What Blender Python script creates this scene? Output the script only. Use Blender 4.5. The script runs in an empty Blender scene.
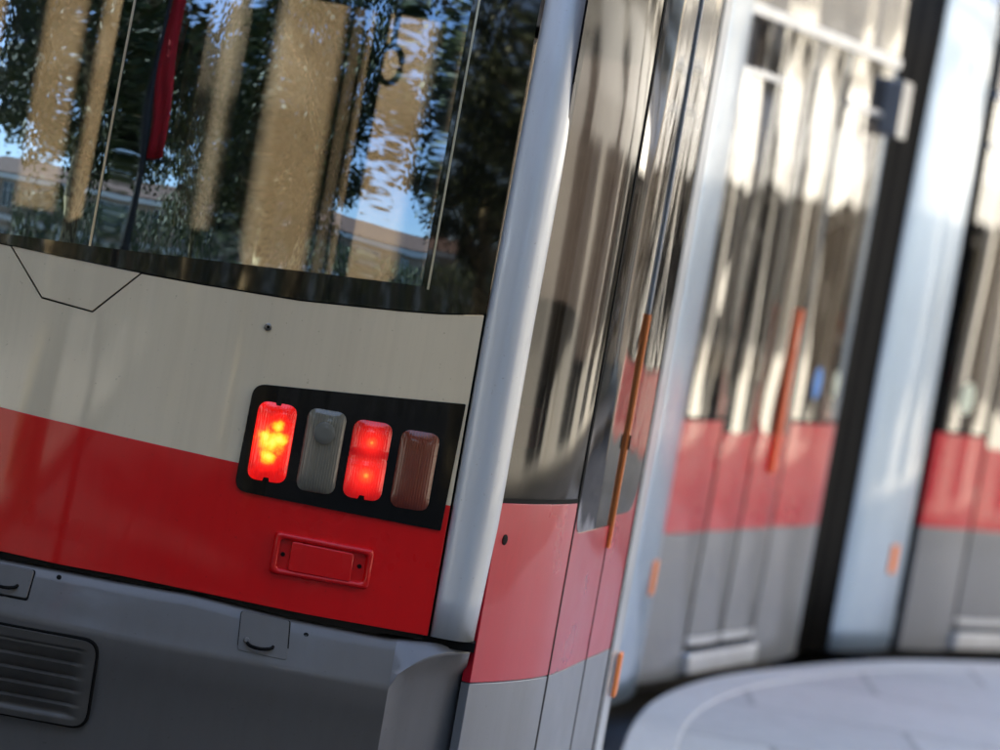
import bpy, bmesh, math, random
from mathutils import Vector, Matrix
R = math.radians
random.seed(7)
C = bpy.context.scene.collection
sc = bpy.context.scene

# ------------------------------------------------------------------ camera
cam = bpy.data.cameras.new('camera')
cam.lens = 144.0; cam.sensor_width = 36.0
cam.clip_start = 0.1; cam.clip_end = 2000
cam.dof.use_dof = True; cam.dof.focus_distance = 7.98; cam.dof.aperture_fstop = 3.0
co = bpy.data.objects.new('camera', cam); C.objects.link(co)
p, ro = R(2.32), R(10.0)
fw = Vector((0, math.cos(p), -math.sin(p))); r0 = Vector((1, 0, 0)); u0 = Vector((0, math.sin(p), math.cos(p)))
rt = r0*math.cos(ro) + u0*math.sin(ro); up = -r0*math.sin(ro) + u0*math.cos(ro)
M = Matrix((rt, up, -fw)).transposed().to_4x4(); M.translation = Vector((0, 0, 1.61))
co.matrix_world = M
sc.camera = co

# ------------------------------------------------------------------ sky, sun, exposure
SUN = Vector((-0.80, -0.35, 0.0)).normalized(); ELEV = R(38)
SUN = Vector((SUN.x*math.cos(ELEV), SUN.y*math.cos(ELEV), math.sin(ELEV)))
w = bpy.data.worlds.new('World'); sc.world = w; w.use_nodes = True
nt = w.node_tree; bg = nt.nodes['Background']
sky = nt.nodes.new('ShaderNodeTexSky'); sky.sky_type = 'NISHITA'; sky.sun_disc = False
sky.sun_elevation = ELEV; sky.sun_rotation = math.atan2(SUN.x, SUN.y)
sky.air_density = 1.0; sky.dust_density = 1.5; sky.ozone_density = 1.0
nt.links.new(sky.outputs[0], bg.inputs[0]); bg.inputs[1].default_value = 0.12
sl = bpy.data.lights.new('sun', 'SUN'); sl.energy = 4.2; sl.angle = R(0.53); sl.color = (1.0, 0.92, 0.79)
so = bpy.data.objects.new('sun', sl); C.objects.link(so)
so.rotation_euler = SUN.to_track_quat('Z', 'Y').to_euler()
sc.view_settings.view_transform = 'Standard'; sc.view_settings.look = 'None'
sc.view_settings.exposure = 2.45; sc.view_settings.gamma = 1; sc.view_settings.use_curve_mapping = False
sc.cycles.max_bounces = 10; sc.cycles.transparent_max_bounces = 24; sc.cycles.glossy_bounces = 6
sc.cycles.caustics_reflective = False; sc.cycles.caustics_refractive = False

# ------------------------------------------------------------------ materials
def new_mat(name):
    m = bpy.data.materials.new(name); m.use_nodes = True
    return m, m.node_tree, m.node_tree.nodes['Principled BSDF']

def noise(n, scale, detail=3, rough=0.5, stretch=None, turn=0):
    tc = n.nodes.new('ShaderNodeTexCoord'); mp = n.nodes.new('ShaderNodeMapping')
    if stretch: mp.inputs['Scale'].default_value = stretch
    if turn: mp.inputs['Rotation'].default_value = (0, turn, 0)
    tx = n.nodes.new('ShaderNodeTexNoise'); tx.inputs['Scale'].default_value = scale
    tx.inputs['Detail'].default_value = detail; tx.inputs['Roughness'].default_value = rough
    n.links.new(tc.outputs['Object'], mp.inputs[0]); n.links.new(mp.outputs[0], tx.inputs[0])
    return tx

def ramp(n, src, stops):
    r = n.nodes.new('ShaderNodeValToRGB'); e = r.color_ramp.elements
    e[0].position, e[0].color = stops[0][0], (*stops[0][1], 1)
    e[1].position, e[1].color = stops[-1][0], (*stops[-1][1], 1)
    for pos, c in stops[1:-1]:
        k = e.new(pos); k.color = (*c, 1)
    n.links.new(src, r.inputs[0]); return r

def bump(n, bsdf_in, src, strength, dist):
    b = n.nodes.new('ShaderNodeBump'); b.inputs['Strength'].default_value = strength
    b.inputs['Distance'].default_value = dist
    n.links.new(src, b.inputs['Height']); n.links.new(b.outputs[0], bsdf_in); return b

def paint(name, col, rough=0.35, coat=0.7, metal=0.0, wave=0.004, dirt=0.12, wscale=2.2, spec=0.5):
    m, n, b = new_mat(name)
    d = noise(n, 3, 5, 0.5, (1, 1, 0.35)); b.inputs['Specular IOR Level'].default_value = spec
    dark = tuple(c*(1-dirt)+0.10*dirt for c in col)
    lite = tuple(min(1, c*1.03) for c in col)
    r = ramp(n, d.outputs[0], [(0.34, dark), (0.62, lite)])
    # fine vertical drip marks and specks of road dirt
    st = ramp(n, noise(n, 1.0, 4, 0.6, (38, 38, 1.6)).outputs[0], [(0.36, (0.90, 0.895, 0.88)), (0.56, (1, 1, 1))])
    sp = ramp(n, noise(n, 130, 2, 0.5).outputs[0], [(0.70, (1, 1, 1)), (0.76, (0.72, 0.70, 0.66))])
    m1 = n.nodes.new('ShaderNodeMix'); m1.data_type = 'RGBA'; m1.blend_type = 'MULTIPLY'; m1.inputs[0].default_value = 0.45
    n.links.new(r.outputs[0], m1.inputs[6]); n.links.new(st.outputs[0], m1.inputs[7])
    m2 = n.nodes.new('ShaderNodeMix'); m2.data_type = 'RGBA'; m2.blend_type = 'MULTIPLY'; m2.inputs[0].default_value = 0.8
    n.links.new(m1.outputs[2], m2.inputs[6]); n.links.new(sp.outputs[0], m2.inputs[7])
    n.links.new(m2.outputs[2], b.inputs['Base Color'])
    rr = ramp(n, noise(n, 5, 4, 0.5).outputs[0], [(0.3, (rough*0.85,)*3), (0.7, (rough*1.15,)*3)])
    n.links.new(rr.outputs[0], b.inputs['Roughness'])
    b.inputs['Metallic'].default_value = metal
    b.inputs['Coat Weight'].default_value = coat; b.inputs['Coat Roughness'].default_value = 0.04
    wv = noise(n, wscale, 1, 0.4, (1, 1, 0.5))
    bp = bump(n, b.inputs['Normal'], wv.outputs[0], 1.0, wave)
    n.links.new(bp.outputs[0], b.inputs['Coat Normal'])
    return m

def flat(name, col, rough=0.5, metal=0.0, var=0.15, scale=8, coat=0.0, bmp=0.0):
    m, n, b = new_mat(name)
    d = noise(n, scale, 6, 0.6)
    r = ramp(n, d.outputs[0], [(0.3, tuple(c*(1-var) for c in col)), (0.7, tuple(min(1, c*(1+var)) for c in col))])
    n.links.new(r.outputs[0], b.inputs['Base Color'])
    b.inputs['Roughness'].default_value = rough; b.inputs['Metallic'].default_value = metal
    b.inputs['Coat Weight'].default_value = coat
    if bmp: bump(n, b.inputs['Normal'], d.outputs[0], 0.6, bmp)
    return m

def glass(name, tint, ior, wave, wscale=1.6, dust=0.03, stretch=(1, 1, 0.45), fine=0.0, turn=0, refl=(0.97, 0.98, 1), gr=0.004):
    m = bpy.data.materials.new(name); m.use_nodes = True; n = m.node_tree; n.nodes.clear()
    out = n.nodes.new('ShaderNodeOutputMaterial')
    tr = n.nodes.new('ShaderNodeBsdfTransparent'); tr.inputs[0].default_value = (*[c**0.5 for c in tint], 1)
    gl = n.nodes.new('ShaderNodeBsdfGlossy'); gl.inputs['Roughness'].default_value = gr
    gl.inputs['Color'].default_value = (*refl, 1)
    fr = n.nodes.new('ShaderNodeFresnel'); fr.inputs[0].default_value = ior
    wv = noise(n, wscale, 2, 0.45, stretch, turn)
    h = wv.outputs[0]
    if fine:
        w2 = noise(n, wscale*6, 3, 0.5, (1, 1, 0.7))
        mx = n.nodes.new('ShaderNodeMath'); mx.operation = 'MULTIPLY_ADD'
        mx.inputs[1].default_value = fine; n.links.new(w2.outputs[0], mx.inputs[0]); n.links.new(h, mx.inputs[2])
        h = mx.outputs[0]
    bump(n, gl.inputs['Normal'], h, 1.0, wave)
    # only the pane's entry face reflects: the Fresnel node treats the exit face as leaving solid glass
    ge = n.nodes.new('ShaderNodeNewGeometry'); ff = n.nodes.new('ShaderNodeMath'); ff.operation = 'MULTIPLY_ADD'
    ff.inputs[1].default_value = -1; ff.inputs[2].default_value = 1; n.links.new(ge.outputs['Backfacing'], ff.inputs[0])
    fm = n.nodes.new('ShaderNodeMath'); fm.operation = 'MULTIPLY'; n.links.new(fr.outputs[0], fm.inputs[0]); n.links.new(ff.outputs[0], fm.inputs[1])
    mx = n.nodes.new('ShaderNodeMixShader'); n.links.new(fm.outputs[0], mx.inputs[0])
    n.links.new(tr.outputs[0], mx.inputs[1]); n.links.new(gl.outputs[0], mx.inputs[2])
    df = n.nodes.new('ShaderNodeBsdfDiffuse'); df.inputs[0].default_value = (0.5, 0.48, 0.44, 1)
    dn = noise(n, 9, 8, 0.7, (1, 1, 0.5)); dr = ramp(n, dn.outputs[0], [(0.4, (0,)*3), (0.75, (dust,)*3)])
    m2 = n.nodes.new('ShaderNodeMixShader'); n.links.new(dr.outputs[0], m2.inputs[0])
    n.links.new(mx.outputs[0], m2.inputs[1]); n.links.new(df.outputs[0], m2.inputs[2])
    n.links.new(m2.outputs[0], out.inputs[0]); return m

MT = {}
MT['cream'] = paint('cream_paint', (0.68, 0.57, 0.39), 0.38, 0.8, dirt=0.08, wave=0.003)
MT['red'] = paint('red_paint', (0.62, 0.001, 0.003), 0.30, 0.5, dirt=0.012, wave=0.003, spec=0.2)
MT['red_side'] = paint('red_side_sky_pink', (0.50, 0.001, 0.018), 0.30, 0.40, dirt=0.012, wave=0.002, spec=0.3)  # same red as the rear, pink of the sky reflection mixed in
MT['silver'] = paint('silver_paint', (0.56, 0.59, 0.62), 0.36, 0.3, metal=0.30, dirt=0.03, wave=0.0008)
MT['portal'] = paint('portal_sky_blue_silver', (0.33, 0.44, 0.58), 0.34, 0.6, metal=0.45, dirt=0.06, wave=0.003)  # silver with the sky's blue reflection put into its base colour
MT['grey'] = paint('grey_paint', (0.15, 0.16, 0.175), 0.38, 0.6, dirt=0.12, wave=0.004)
MT['bumper'] = paint('bumper_grey', (0.115, 0.110, 0.105), 0.42, 0.25, dirt=0.15, wave=0.002)
MT['bumper_corner'] = paint('bumper_corner_skylit_grey', (0.15, 0.15, 0.155), 0.36, 0.4, dirt=0.12, wave=0.002)  # bumper grey painted lighter for the sky light on the corner
MT['rubber'] = flat('black_rubber', (0.006, 0.006, 0.006), 0.7)
MT['frit'] = paint('black_glossy_glass', (0.003, 0.003, 0.003), 0.04, 1.0, spec=0.6, dirt=0.005, wave=0.0035, wscale=3)
MT['shell'] = flat('dark_inner_shell', (0.02, 0.02, 0.022), 0.7)
MT['lamp_black'] = paint('lamp_housing_black', (0.004, 0.004, 0.004), 0.15, 0.3, dirt=0.005, wave=0.001, spec=0.1)
MT['rubber'].node_tree.nodes['Principled BSDF'].inputs['Specular IOR Level'].default_value = 0.08
MT['grille'] = flat('grille_plastic', (0.07, 0.065, 0.058), 0.5, var=0.3)
MT['orange'] = paint('orange_strip', (1.0, 0.27, 0.06), 0.5, 0.0, dirt=0.05)
MT['floor'] = flat('tram_floor', (0.06, 0.06, 0.065), 0.7)
MT['ceiling'] = flat('tram_ceiling', (0.5, 0.48, 0.44), 0.6)
MT['seat'] = flat('seat_fabric', (0.09, 0.05, 0.045), 0.85, scale=30, var=0.4)
MT['post'] = flat('dark_window_post', (0.03, 0.028, 0.026), 0.5)
MT['pole'] = flat('satin_pole', (0.55, 0.47, 0.33), 0.3, metal=0.8)
MT['redflag'] = flat('red_fabric', (0.90, 0.02, 0.03), 0.8)
MT['strap'] = flat('strap_plastic', (0.75, 0.60, 0.25), 0.5)
MT['rear_glass'] = glass('tinted_rear_glass', (0.165, 0.15, 0.122), 3.0, 0.009, 1.2, 0.012, (2.0, 1, 0.5), 0.0, R(48), (0.55, 0.77, 1.0))
MT['side_glass'] = glass('tinted_side_glass', (0.05, 0.048, 0.056), 1.22, 0.0004, 1.0, 0.02, gr=0.06)
MT['door_glass'] = glass('door_glass', (0.07, 0.07, 0.075), 2.9, 0.022, 1.2, 0.008, (1.6, 1.6, 0.40), gr=0.02)
MT['far_glass'] = glass('far_side_glass', (0.85, 0.83, 0.78), 1.4, 0.002)
MT['step'] = flat('step_metal', (0.55, 0.57, 0.6), 0.35, metal=0.5)
MT['blue_sticker'] = flat('blue_sticker', (0.03, 0.25, 0.7), 0.4)
MT['pale_sticker'] = flat('pale_sticker', (0.6, 0.65, 0.5), 0.4)
MT['screw'] = flat('screw_metal', (0.2, 0.19, 0.17), 0.35, metal=0.9)

# lamp lenses
def lens_mat(name, base, emis, core, es, lens_len=0.155, spots=((0.0, 0.0, 1.0),), blotch=0.35, rough=0.15):
    m, n, b = new_mat(name)
    b.inputs['Roughness'].default_value = rough; b.inputs['Coat Weight'].default_value = 0.5
    tc = n.nodes.new('ShaderNodeTexCoord')
    nz = n.nodes.new('ShaderNodeTexNoise'); nz.inputs['Scale'].default_value = 55; nz.inputs['Detail'].default_value = 3
    n.links.new(tc.outputs['Object'], nz.inputs[0])
    # ribbed prisms of the lens
    wvx = n.nodes.new('ShaderNodeTexWave'); wvx.inputs['Scale'].default_value = 60; wvx.bands_direction = 'X'
    n.links.new(tc.outputs['Object'], wvx.inputs[0])
    bump(n, b.inputs['Normal'], wvx.outputs[1], 0.25, 0.002)
    total = None
    for (sx, sz, rad) in spots:
        mp = n.nodes.new('ShaderNodeMapping'); mp.inputs['Location'].default_value = (-sx, 0, -sz)
        mp.inputs['Scale'].default_value = (1, 0, 1)
        n.links.new(tc.outputs['Object'], mp.inputs[0])
        ln = n.nodes.new('ShaderNodeVectorMath'); ln.operation = 'LENGTH'; n.links.new(mp.outputs[0], ln.inputs[0])
        dv = n.nodes.new('ShaderNodeMath'); dv.operation = 'DIVIDE'; dv.inputs[1].default_value = rad
        n.links.new(ln.outputs['Value'], dv.inputs[0])
        iv = n.nodes.new('ShaderNodeMath'); iv.operation = 'SUBTRACT'; iv.inputs[0].default_value = 1.0; iv.use_clamp = True
        n.links.new(dv.outputs[0], iv.inputs[1])
        if total is None: total = iv.outputs[0]
        else:
            a = n.nodes.new('ShaderNodeMath'); a.operation = 'MAXIMUM'
            n.links.new(total, a.inputs[0]); n.links.new(iv.outputs[0], a.inputs[1]); total = a.outputs[0]
    sb = n.nodes.new('ShaderNodeMath'); sb.operation = 'MULTIPLY_ADD'; sb.inputs[1].default_value = blotch; sb.inputs[2].default_value = -blotch*0.5
    n.links.new(nz.outputs[0], sb.inputs[0])
    ad = n.nodes.new('ShaderNodeMath'); ad.operation = 'ADD'; n.links.new(total, ad.inputs[0]); n.links.new(sb.outputs[0], ad.inputs[1])
    cr = ramp(n, ad.outputs[0], core)
    b.inputs['Base Color'].default_value = (*base, 1)
    n.links.new(cr.outputs[0], b.inputs['Emission Color']); b.inputs['Emission Strength'].default_value = es
    return m

# ------------------------------------------------------------------ mesh helpers
def finish(name, bm, mat, parent=None, sharp=35, bevel=0.0, loc=None):
    bmesh.ops.remove_doubles(bm, verts=bm.verts, dist=1e-5)
    bmesh.ops.recalc_face_normals(bm, faces=bm.faces)
    for f in bm.faces: f.smooth = True
    for e in bm.edges:
        if len(e.link_faces) == 2 and e.calc_face_angle(0) > R(sharp): e.smooth = False
    if loc is not None: bmesh.ops.translate(bm, verts=bm.verts, vec=-Vector(loc))
    me = bpy.data.meshes.new(name); bm.to_mesh(me); bm.free()
    if isinstance(mat, (list, tuple)):
        for x in mat: me.materials.append(x)
    else: me.materials.append(mat)
    o = bpy.data.objects.new(name, me); C.objects.link(o)
    if loc is not None: o.location = loc
    if parent:
        o.parent = parent
        o.matrix_parent_inverse = Matrix.Translation(-Vector(WLOC.get(parent.name, (0, 0, 0))))
    WLOC[o.name] = tuple(loc) if loc is not None else (0, 0, 0)
    if bevel:
        b = o.modifiers.new('bevel', 'BEVEL'); b.width = bevel; b.segments = 2; b.limit_method = 'ANGLE'; b.angle_limit = R(45)
        b.harden_normals = False
    return o
WLOC = {}

def box(bm, x0, x1, y0, y1, z0, z1):
    m = Matrix.Translation(((x0+x1)/2, (y0+y1)/2, (z0+z1)/2)) @ Matrix.Diagonal((x1-x0, y1-y0, z1-z0, 1))
    return bmesh.ops.create_cube(bm, size=1, matrix=m)['verts']

def tube(bm, pts, rad, seg=10, caps=True):
    pts = [Vector(q) for q in pts]; rings = []
    rads = rad if isinstance(rad, (list, tuple)) else [rad]*len(pts)
    for i, q in enumerate(pts):
        d = (pts[min(i+1, len(pts)-1)] - pts[max(i-1, 0)]).normalized()
        a = d.cross(Vector((0, 0, 1)))
        if a.length < 0.05: a = d.cross(Vector((1, 0, 0)))
        a.normalize(); b = d.cross(a)
        rings.append([bm.verts.new(q + (a*math.cos(t)+b*math.sin(t))*rads[i]) for t in [2*math.pi*k/seg for k in range(seg)]])
    for r1, r2 in zip(rings, rings[1:]):
        for k in range(seg):
            bm.faces.new((r1[k], r1[(k+1) % seg], r2[(k+1) % seg], r2[k]))
    if caps:
        bm.faces.new(rings[0][::-1]); bm.faces.new(rings[-1])

def roundpoly(pts, r, seg=6):
    out = []; n = len(pts)
    rs = r if isinstance(r, (list, tuple)) else [r]*n
    for i in range(n):
        a = Vector(pts[i-1]); b = Vector(pts[i]); c = Vector(pts[(i+1) % n]); rr = rs[i]
        if rr <= 0: out.append(tuple(b)); continue
        d1 = (a-b).normalized(); d2 = (c-b).normalized()
        ang = d1.angle(d2); L = min(rr/math.tan(ang/2), (a-b).length*0.49, (c-b).length*0.49)
        p1 = b+d1*L; p2 = b+d2*L
        for k in range(seg+1):
            t = k/seg; out.append(tuple(p1*(1-t)**2 + b*2*t*(1-t) + p2*t*t))
    return out

def rect(t0, z0, t1, z1, r=0.0):
    q = [(t0, z0), (t1, z0), (t1, z1), (t0, z1)]
    return roundpoly(q, r) if r else q

def on(surf, t, z, off):
    e = 0.004
    P = Vector(surf(t, z)); A = Vector(surf(t+e, z))-P; B = Vector(surf(t, z+e))-P
    n = A.cross(B).normalized()
    return P + n*off          # normal points outward (towards the viewer's side)

def patch(name, outline, surf, mat, parent, off=0.0, thick=0.012, dt=0.05, dz=0.10, bevel=0.0015, height=None, sharp=35, loc=None, tilt=None):
    """A panel with the outline (t, z) laid on a curved surface, with real thickness."""
    for mode in (None, 'BEAUTY', 'EAR_CLIP'):
        bm = patch_mesh(outline, surf, off, thick, dt, dz, height, mode)
        if all(len(e.link_faces) == 2 for e in bm.edges): break
        if mode != 'EAR_CLIP': bm.free()
    else:
        print('OPEN PATCH', name)
    return finish(name, bm, mat, parent, sharp=sharp, bevel=bevel, loc=loc)

def patch_mesh(outline, surf, off, thick, dt, dz, height, mode):
    bm = bmesh.new()
    vs = [bm.verts.new((a, 0, b)) for a, b in outline]
    f = bm.faces.new(vs)
    if mode: bmesh.ops.triangulate(bm, faces=[f], ngon_method=mode)
    ts = [a for a, b in outline]; zs = [b for a, b in outline]
    def cut(lo, hi, step, axis):
        k = math.floor(lo/step)+1
        while k*step < hi-1e-6:
            co_ = (k*step, 0, 0) if axis == 0 else (0, 0, k*step)
            no_ = (1, 0, 0) if axis == 0 else (0, 0, 1)
            bmesh.ops.bisect_plane(bm, geom=bm.verts[:]+bm.edges[:]+bm.faces[:], dist=1e-6, plane_co=co_, plane_no=no_)
            k += 1
    cut(min(ts), max(ts), dt, 0); cut(min(zs), max(zs), dz, 1)
    bm.verts.ensure_lookup_table(); bm.faces.ensure_lookup_table()
    base = [(v.co.x, v.co.z) for v in bm.verts]
    faces = [[v.index for v in f.verts] for f in bm.faces]
    bm.verts.index_update()
    faces = [[v.index for v in f.verts] for f in bm.faces]
    bound = [[v.index for v in e.verts] for e in bm.edges if len(e.link_faces) == 1]
    bm.free()
    bm = bmesh.new(); top = []; bot = []
    for a, b in base:
        h = off + (height(a, b) if height else 0)
        top.append(bm.verts.new(on(surf, a, b, h)))
        bot.append(bm.verts.new(on(surf, a, b, off-thick)))
    for f in faces:
        bm.faces.new([top[i] for i in f]); bm.faces.new([bot[i] for i in reversed(f)])
    for a, b in bound:
        bm.faces.new([top[a], top[b], bot[b], bot[a]])
    bmesh.ops.remove_doubles(bm, verts=bm.verts, dist=1e-5)
    return bm

def empty(name, loc=(0, 0, 0), parent=None):
    o = bpy.data.objects.new(name, None); C.objects.link(o); o.location = loc; o.empty_display_size = 0.2
    if parent: o.parent = parent
    WLOC[o.name] = tuple(loc)
    return o

def tag(o, label, cat, group=None):
    o['label'] = label; o['category'] = cat
    if group: o['group'] = group
    return o

def structure(o):
    o['kind'] = 'structure'; return o

# ------------------------------------------------------------------ ground
def ground_mat(name, c1, c2, scale, joints=None, bm_=0.004):
    m, n, b = new_mat(name)
    big = noise(n, 0.6, 6, 0.6); fine = noise(n, scale, 8, 0.7)
    mx = n.nodes.new('ShaderNodeMath'); mx.operation = 'MULTIPLY_ADD'; mx.inputs[1].default_value = 0.5
    n.links.new(fine.outputs[0], mx.inputs[0])
    hf = n.nodes.new('ShaderNodeMath'); hf.operation = 'MULTIPLY'; hf.inputs[1].default_value = 0.5
    n.links.new(big.outputs[0], hf.inputs[0]); n.links.new(hf.outputs[0], mx.inputs[2])
    r = ramp(n, mx.outputs[0], [(0.38, c1), (0.62, c2)])
    src = r.outputs[0]
    if joints:
        br = n.nodes.new('ShaderNodeTexBrick'); tc = n.nodes.new('ShaderNodeTexCoord')
        n.links.new(tc.outputs['Object'], br.inputs[0]); br.inputs['Scale'].default_value = joints
        br.inputs['Mortar Size'].default_value = 0.012; br.inputs['Brick Width'].default_value = 0.9; br.inputs['Row Height'].default_value = 0.9
        br.inputs['Color1'].default_value = (1, 1, 1, 1); br.inputs['Color2'].default_value = (0.86, 0.86, 0.88, 1); br.inputs['Mortar'].default_value = (0.66, 0.66, 0.67, 1)
        mm = n.nodes.new('ShaderNodeMix'); mm.data_type = 'RGBA'; mm.blend_type = 'MULTIPLY'; mm.inputs[0].default_value = 1
        n.links.new(src, mm.inputs[6]); n.links.new(br.outputs[0], mm.inputs[7]); src = mm.outputs[2]
    n.links.new(src, b.inputs['Base Color']); b.inputs['Roughness'].default_value = 0.8
    bump(n, b.inputs['Normal'], fine.outputs[0], 0.6, bm_)
    return m
MT['asphalt'] = ground_mat('asphalt', (0.045, 0.047, 0.052), (0.085, 0.088, 0.095), 60)
MT['paving'] = ground_mat('pale_paving', (0.46, 0.45, 0.43), (0.60, 0.585, 0.56), 12, joints=0.9)
MT['pave_sun'] = ground_mat('stone_pavement', (0.33, 0.31, 0.27), (0.46, 0.43, 0.37), 12, joints=1.2)
MT['kerb'] = ground_mat('kerb_stone', (0.50, 0.49, 0.47), (0.62, 0.60, 0.58), 25)

bm = bmesh.new(); bmesh.ops.create_grid(bm, x_segments=2, y_segments=2, size=900)
structure(finish('road', bm, MT['asphalt']))

def slab(name, outline, z0, z1, mat, bevel=0.015):
    bm = bmesh.new()
    a = [bm.verts.new((x, y, z0)) for x, y in outline]; b = [bm.verts.new((x, y, z1)) for x, y in outline]
    bm.faces.new(b); n = len(a)
    for i in range(n): bm.faces.new((a[i], a[(i+1) % n], b[(i+1) % n], b[i]))
    bm.faces.new(a[::-1])
    return finish(name, bm, mat, bevel=bevel)

# the raised boarding island on the inside of the curve: kerb ring, then the paved top
def smooth_curve(pts, sub=6):
    out = []
    P = [Vector(q) for q in pts]; P = [2*P[0]-P[1]] + P + [2*P[-1]-P[-2]]
    for i in range(1, len(P)-2):
        for k in range(sub):
            t = k/sub; a, b, c, d = P[i-1], P[i], P[i+1], P[i+2]
            out.append(0.5*((2*b)+(c-a)*t+(2*a-5*b+4*c-d)*t*t+(3*b-a-3*c+d)*t**3))
    out.append(P[-2]); return out
edge = smooth_curve([(0.80, 7.2), (0.54, 9.0), (0.50, 10.4), (0.535, 11.5), (0.65, 12.6), (0.88, 13.58), (1.19, 14.38), (1.60, 15.25), (2.1, 15.98), (3.2, 17.4), (5.6, 20.2)])
inner = []
for i, q in enumerate(edge):
    d = (edge[min(i+1, len(edge)-1)]-edge[max(i-1, 0)]).normalized(); inner.append(q + Vector((d.y, -d.x))*0.16)
kerb_out = [tuple(q) for q in edge] + [tuple(q) for q in reversed(inner)]
structure(slab('kerb', kerb_out, 0.0, 0.168, MT['kerb'], 0.012))
structure(slab('boarding_island', [tuple(q) for q in inner] + [(8.6, 20.2), (4.2, 7.2)], 0.0, 0.164, MT['paving'], 0.0))
structure(slab('pavement', [(8.8, -6), (60, -6), (60, 90), (8.8, 90)], 0.0, 0.14, MT['pave_sun'], 0.01))
structure(slab('pavement', [(-60, -60), (-4.2, -60), (-4.2, 24), (-60, 24)], 0.0, 0.14, MT['pave_sun'], 0.01))

# ------------------------------------------------------------------ THE TRAM
tram = tag(empty('tram', (0, 0, 0)), 'articulated red, cream and grey tram with silver pillars bending right, rear lamps lit', 'tram')

XC = -0.87
def YR(X): return 7.90 + 0.155*((X-XC)/0.87)**2 - 0.07*(X-XC)
def rear(t, z):
    k = 0.17*max(0, z-1.36)**2 + 0.012*(z-1.0)
    return (t, YR(t)+k, z)

# windowed tail
XL = -1.74
win_bottom = [(XL, 1.402), (-1.40, 1.385), (-1.20, 1.379), (-1.02, 1.375), (-0.897, 1.3705), (-0.776, 1.368), (-0.615, 1.366), (-0.415, 1.368), (-0.218, 1.381), (-0.139, 1.3884), (-0.05, 1.401)]
gl_bottom = [(-1.60, 1.405), (-1.25, 1.392), (-1.02, 1.3885), (-0.82, 1.396), (-0.62, 1.407), (-0.42, 1.4177), (-0.226, 1.427), (-0.180, 1.4285)]
TOP = 2.62
patch('rear_window', gl_bottom[:] + [(-0.180, TOP), (-1.60, TOP)], rear, MT['rear_glass'], tram, off=0.0, thick=0.006, bevel=0, dt=0.06, dz=0.06)
fr = patch('window_border', win_bottom + [(-0.05, 1.55), (-0.05, 2.0), (-0.05, TOP), (-0.184, TOP), (-0.184, 1.4345)] + [(a, b+0.006) for a, b in reversed(gl_bottom[:-1])] + [(-1.605, TOP), (XL, TOP)],
      rear, MT['frit'], tram, off=0.002, thick=0.012, bevel=0, dz=0.06)
for x in (-0.842, -0.172):
    patch('glass_seam', [(x-0.0022, 1.43 if x > -0.5 else 1.40), (x+0.0022, 1.43 if x > -0.5 else 1.40), (x+0.0022, TOP), (x-0.0022, TOP)], rear, MT['pole'], tram, off=0.0062, thick=0.0035, bevel=0)
G = 0.0016
trap = [(-0.996, 1.375), (-0.919, 1.2844), (-0.816, 1.2746), (-0.735, 1.3665)]
red_top = [(-1.74, 1.070), (-1.35, 1.066), (-0.9645, 1.055), (-0.719, 1.0407), (-0.487, 1.0288), (-0.25, 1.019), (-0.052, 1.012)]
wb = [(a, b-G*2) for a, b in win_bottom]
cream = red_top[:] + [(-0.052, wb[-1][1]), wb[-2], wb[-3], wb[-4], wb[-5], (-0.735+2*G, 1.3635), (-0.816+G, 1.2746-2*G), (-0.919-G*0.7, 1.2844-2*G), (-0.996-2*G, 1.372), wb[2], wb[1], wb[0]]
patch('cream_panel', cream, rear, MT['cream'], tram, bevel=0)
patch('hatch_cover', [(a, b-G*1.2) if i in (0, 3) else (a, b) for i, (a, b) in enumerate(trap)], rear, MT['cream'], tram, off=0.0005, bevel=0.001)
red_bot = [(-1.74, 0.782), (-1.4, 0.776), (-0.916, 0.7736), (-0.793, 0.7688), (-0.673, 0.768), (-0.511, 0.7626), (-0.309, 0.7534), (-0.052, 0.7472)]
patch('red_panel', red_bot + [(a, b-0.0004) for a, b in reversed(red_top)], rear, MT['red'], tram, off=0.0005, bevel=0.001)
# dark shell behind the panels, closes the gaps
patch('rear_shell', [(-1.80, 0.16), (-0.14, 0.16), (-0.14, 0.735), (0.0, 0.735), (0.0, 1.395), (-0.22, 1.395), (-0.42, 1.384), (-1.4, 1.384), (-1.80, 1.40)], rear, MT['shell'], tram, off=-0.045, thick=0.05, bevel=0)
patch('roof_fascia', [(-1.78, TOP+0.006), (0.02, TOP+0.006), (-0.1, 3.0), (-1.65, 3.0)], rear, MT['cream'], tram, thick=0.03)

# bolt in the cream panel
def disc(name, surf, t, z, r, h, mat, parent, off=0.001, seg=20, dome=0.4):
    bm = bmesh.new(); P = on(surf, t, z, off); N = (on(surf, t, z, 1)-on(surf, t, z, 0)).normalized()
    A = N.cross(Vector((0, 0, 1))).normalized(); B = N.cross(A)
    prof = [(r, -0.002), (r, h*0.5), (r*0.8, h*0.9), (r*0.4, h), (0.0, h*(1-dome*0.3))]
    rings = [[bm.verts.new(P+(A*math.cos(a)+B*math.sin(a))*pr+N*ph) for a in [2*math.pi*k/seg for k in range(seg)]] for pr, ph in prof[:-1]]
    for r1, r2 in zip(rings, rings[1:]):
        for k in range(seg): bm.faces.new((r1[k], r1[(k+1) % seg], r2[(k+1) % seg], r2[k]))
    c = bm.verts.new(P+N*prof[-1][1])
    for k in range(seg): bm.faces.new((rings[-1][k], rings[-1][(k+1) % seg], c))
    return finish(name, bm, mat, parent)
disc('bolt', rear, -0.4683, 1.3036, 0.0075, 0.003, MT['screw'], tram)
disc('bolt_socket', rear, -0.4683, 1.3036, 0.003, 0.002, MT['rubber'], tram, off=0.0036)

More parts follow.
